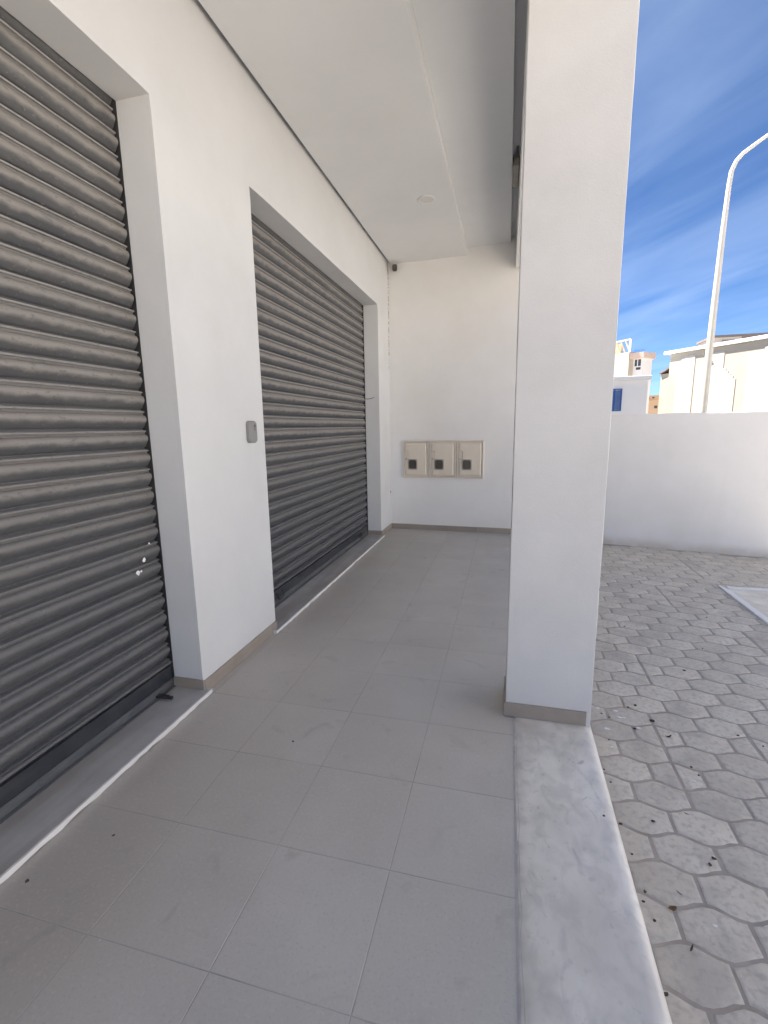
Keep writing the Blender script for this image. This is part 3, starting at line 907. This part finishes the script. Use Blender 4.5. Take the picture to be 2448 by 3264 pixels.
def crumb(x, y, z, s, label, kind='debris'):
    bm = bmesh.new(); bmesh.ops.create_icosphere(bm, subdivisions=1, radius=s)
    for v in bm.verts:
        v.co += Vector((random.uniform(-.35, .35), random.uniform(-.35, .35), 0)) * s; v.co.z *= .4
    return tag(obj('dirt_crumb', bm, kind, None, (x, y, z + s * .2)), label, 'crumb')
crumb(-.966, 1.876, 0, .006, 'single black speck on the grey floor tiles in mid walkway')
crumb(-1.534, 1.002, 0, .008, 'dark fuzzy crumb on the floor beside the nearer door sill')
crumb(-1.393, 1.222, 0, .005, 'small dark crumb on the tiles a step away from the near sill')
crumb(-1.136, .905, 0, .0022, 'tiny white speck on the nearest floor tiles', 'splash')
crumb(.405, 1.745, .0045, .005, 'dark speck on the marble edging near its rounded edge')

# ------------------------------------------------------------------ street lamp
lamp = empty('street_lamp', (4.14, 12, -.16))
z0 = .16
bm = bmesh.new()
pts = [(0, 0, 0), (0, 0, 2.5), (.012, 0, 4.2), (.03, 0, 5.5), (.052, 0, 6.2 + z0), (.072, 0, 6.46 + z0), (.135, 0, 6.63 + z0), (.24, 0, 6.755 + z0), (.45, 0, 6.90 + z0), (.65, 0, 7.03 + z0), (1.5, 0, 7.5 + z0)]
tube(bm, pts, [.085, .075, .062, .052, .044, .042, .038, .036, .034, .032, .028], 14)
obj('pole', bm, 'pole', lamp, sharp=50)
bm = bmesh.new(); cyl(bm, (0, 0, 0), (0, 0, .5), .12, .11, 14); obj('base_sleeve', bm, 'pole', lamp, sharp=50)
bm = bmesh.new(); box(bm, 1.45, 2.1, -.12, .12, 7.44 + z0, 7.58 + z0, bev=.04, seg=2); obj('lamp_head', bm, 'pole', lamp)
tag(lamp, 'tall cream street lamp pole with a bent arm behind the boundary wall', 'street lamp')

# ------------------------------------------------------------------ houses beyond the wall
h1 = empty('white_house', (1.5, 20, -.16))
def ch(root, name, bm, mat, **k):
    o = obj(name, bm, mat, root, **k)
    return o
bm = bmesh.new(); box(bm, -4, 3.505, 0, 7, 0, 3.225); ch(h1, 'wall', bm, 'white_far')
bm = bmesh.new(); box(bm, -4.1, 3.60, -.10, 7.1, 3.226, 3.38, bev=.01); ch(h1, 'parapet', bm, 'white_far')
bm = bmesh.new()
for a in ((2.36, 2.40, 2.11, 2.94), (2.60, 2.64, 2.11, 2.94), (2.40, 2.60, 2.90, 2.94), (2.40, 2.60, 2.11, 2.15), (2.10, 2.36, 2.90, 2.94), (2.10, 2.36, 2.11, 2.15), (2.06, 2.10, 2.11, 2.94)):
    box(bm, a[0], a[1], -.035, -.001, a[2], a[3])
win = ch(h1, 'window_shutter', bm, 'blue'); 
for k in range(18):
    bm = bmesh.new(); z = 2.17 + k * .040
    prism(bm, [(-.004, z), (-.028, z - .006), (-.024, z + .020), (-.004, z + .026)], 2.10, 2.60, axis='X')
    obj('louvre', bm, 'blue', win)
tag(h1, 'low white house in shade with a blue louvred window, behind the boundary wall', 'house')

tw = empty('tower_house', (7.29, 34, -.16))
bm = bmesh.new(); prism(bm, [(-2.9, 4.1), (0, 0), (.33, .24), (.33, 5), (-2, 5)], 0, 6.08); ch(tw, 'wall', bm, 'cream')
bm = bmesh.new(); prism(bm, [(.331, .26), (.80, -.10), (1.5, .6), (.9, 4), (.331, 4)], 0, 5.66); ch(tw, 'bay', bm, 'white_far')
bm = bmesh.new(); prism(bm, [(.04, .0), (.28, .06), (.80, -.22), (1.7, .6), (.9, 4), (.334, 4), (.334, .24)], 5.661, 6.02); ch(tw, 'balcony_slab', bm, 'pink')
def on_bay(name, s0, s1, za, zb, mat, out=.03):
    a, b = Vector((.331, .26)), Vector((.80, -.10)); d = (b - a); L = d.length; d /= L; nn = Vector((d.y, -d.x))
    p0, p1 = a + d * s0 * L, a + d * s1 * L
    bm = bmesh.new(); q = [p0 + nn * .002, p1 + nn * .002, p1 + nn * out, p0 + nn * out]
    prism(bm, [tuple(v) for v in q], za, zb); return ch(tw, name, bm, mat)
w_ = on_bay('window', .18, .80, 5.20, 5.60, 'far_glass', .02)
on_bay('window', .34, .80, 4.97, 5.12, 'far_glass', .02)
on_bay('window_mullion', .44, .52, 5.20, 5.60, 'white_far', .04)
bm = bmesh.new()
for k in range(8): 
    t = k / 7
    cyl(bm, (.30 + .5 * t, .10 - .28 * t, 6.02), (.30 + .5 * t, .10 - .28 * t, 6.16), .006, .006, 6)
cyl(bm, (.30, .10, 6.16), (.80, -.18, 6.16), .007, .007, 6)
ch(tw, 'railing', bm, 'iron')
bm = bmesh.new(); prism(bm, [(-2.4, 3.5), (0.03, .02), (.12, .09), (-2.2, 4.3)], 6.82, 6.90); ch(tw, 'pergola_roof', bm, 'cream')
bm = bmesh.new(); prism(bm, [(-.03, .08), (.05, -.02), (.11, .07), (.03, .16)], 6.081, 6.819); ch(tw, 'pergola_post', bm, 'white_far')
for k in range(3):
    s = .18 + .20 * k
    bm = bmesh.new()
    a = Vector((-s, s * 1.43 + .1, 6.80)); b = Vector((-s + .22, (s - .22) * 1.43 + .15, 6.09))
    cyl(bm, a, b, .045, .045, 6); ch(tw, 'timber_strut', bm, 'timber')
bm = bmesh.new(); prism(bm, [(-2.4, 4.6), (-.2, 1.4), (-.1, 1.5), (-2.3, 4.7)], 6.081, 6.815); ch(tw, 'back_wall', bm, 'timber')
tag(tw, 'pale tower house with a pinkish balcony and rooftop pergola beside the pillar', 'house')

oh = empty('ochre_house', (12.5, 48, -.16))
bm = bmesh.new(); box(bm, -.7, 1.9, 0, 6, 0, 3.64); box(bm, -.7, 1.9, .15, 6, 3.641, 4.08); ch(oh, 'wall', bm, 'orange')
bm = bmesh.new(); box(bm, -.75, 1.95, -.05, .3, 3.60, 3.66); ch(oh, 'ledge', bm, 'orange')
for x, w, za, zb in ((-.40, .16, 3.76, 3.94), (-.02, .18, 3.80, 3.92), (.16, .25, 2.92, 3.15)):
    bm = bmesh.new(); y = .12 if za > 3.6 else -.02; box(bm, x, x + w, y, y + .019, za, zb); ch(oh, 'window', bm, 'far_glass')
tag(oh, 'small far ochre house seen in the gap between the white and cream houses', 'house')

# cream house: long wall running away to the left; local x along the wall (towards the camera), -y out of it
ca = math.atan2(-.819, .574)
cb = empty('cream_house', (5.957, 21.0, -.16), ca)
G = .16
bm = bmesh.new(); box(bm, 0, 10, 0.0, 7, 0, 4.05 + G); ch(cb, 'wall', bm, 'cream')
bm = bmesh.new(); box(bm, -.22, 10.2, -.10, 7.2, 4.06 + G, 4.18 + G, bev=.01); ch(cb, 'cornice', bm, 'white_far')
# raised pale wall fields with stepped tops
def field(name, pts):
    bm = bmesh.new(); prism(bm, [(a, b + G) for a, b in pts], -.018, -.001, axis='Y'); return ch(cb, name, bm, 'cream_panel')
def stair(x0, z0_, x1, z1_, n):
    q = []
    for k in range(n):
        q.append((x0 + (x1 - x0) * k / n, z0_ + (z1_ - z0_) * (k + 1) / n)); q.append((x0 + (x1 - x0) * (k + 1) / n, z0_ + (z1_ - z0_) * (k + 1) / n))
    return q
field('raised_field', [(.33, 1.0), (1.02, 1.0), (1.02, 3.90), (.60, 3.90)] + [(.60, 3.83), (.50, 3.83), (.50, 3.75), (.42, 3.75), (.42, 3.67), (.33, 3.67)])
field('raised_field', [(1.42, 1.0), (2.53, 1.0)] + [(2.53, 2.94)] + [(2.44, 2.94), (2.44, 3.03), (2.35, 3.03), (2.35, 3.12), (2.26, 3.12), (2.26, 3.21), (2.17, 3.21), (2.17, 3.30), (2.07, 3.30), (2.07, 3.50), (2.07, 3.88), (1.42, 3.88)])
field('raised_field', [(2.86, 1.0), (4.4, 1.0), (4.4, 3.88), (3.42, 3.88), (3.42, 3.82), (3.35, 3.82), (3.35, 3.75), (3.28, 3.75), (3.28, 3.68), (2.86, 3.68)])
field('raised_field', [(4.8, 1.0), (8.8, 1.0), (8.8, 3.88), (4.8, 3.88)])
field('door_outline', [(1.10, 1.0), (1.36, 1.0), (1.36, 3.49), (1.10, 3.49)])
for x, z in ((1.30, 3.86), (1.62, 3.55)):
    bm = bmesh.new(); box(bm, x, x + .08, -.05, -.036, z + G, z + G + .05); ch(cb, 'vent', bm, 'roof_dark')
bm = bmesh.new(); box(bm, -.80, -.001, .55, 6, 0, 3.42 + G); ch(cb, 'side_wing', bm, 'cream')
bm = bmesh.new(); prism(bm, [(-.83, 3.43), (-.60, 3.50), (-.42, 3.60), (-.002, 3.60), (-.002, 3.68), (-.45, 3.67), (-.60, 3.56), (-.83, 3.50)], .47, 6.1, axis='Y')
for v in bm.verts: v.co.z += G
ch(cb, 'side_roof', bm, 'roof_dark')
tag(cb, 'sunlit cream house with stepped wall motifs and white cornice behind the lamp pole', 'house')

gh = empty('grey_house', (10.5, 30, -.16))
bm = bmesh.new(); box(bm, 0, 8, 0, 2.1, 0, 6.06); ch(gh, 'wall', bm, 'grey_wall')
bm = bmesh.new(); box(bm, -.08, 8.2, -.10, 2.2, 6.061, 6.17); ch(gh, 'roof', bm, 'roof_dark')
for x0, x1, za, zb in ((.40, 1.0, 5.76, 5.92), (1.30, 2.6, 5.84, 6.04)):
    bm = bmesh.new(); box(bm, x0, x1, -.03, -.001, za, zb); ch(gh, 'window', bm, 'roof_dark')
tag(gh, 'weathered grey house with dark flat roof rising behind the cream house', 'house')

# ------------------------------------------------------------------ unseen houses added across the street to bounce sunlight into the walkway
def added_street_house(y0, y1, h, mat, label):
    r = empty('added_street_house', (12.5, (y0 + y1) / 2, -.16))
    L = (y1 - y0) / 2
    bm = bmesh.new(); box(bm, 0, 9, -L, L, 0, h); obj('wall', bm, mat, r)
    bm = bmesh.new(); box(bm, -.15, 9.1, -L + .02, L - .02, h + .001, h + .35); obj('parapet', bm, 'white_far', r)
    for st in range(2):
        for k in range(3):
            yy = -L + (k + .5) * 2 * L / 3
            bm = bmesh.new(); box(bm, -.05, -.001, yy - .6, yy + .6, 1.0 + 3.3 * st, 2.4 + 3.3 * st)
            w = obj('window', bm, 'white_far', r)
            bm = bmesh.new(); box(bm, -.06, -.051, yy - .52, yy + .52, 1.08 + 3.3 * st, 2.32 + 3.3 * st); obj('pane', bm, 'far_glass', w)
    return tag(r, label, 'house')
added_street_house(-16, -5.2, 7.2, 'white_far', 'unseen two storey cream house added for bounce light on the far side of the street')
added_street_house(-5, 4.6, 7.6, 'white_far', 'unseen white two storey house added for bounce light across the street, opposite the walkway')
added_street_house(4.8, 10.5, 7.0, 'white_far', 'unseen narrow cream two storey house added for bounce light across the street beyond the white one')
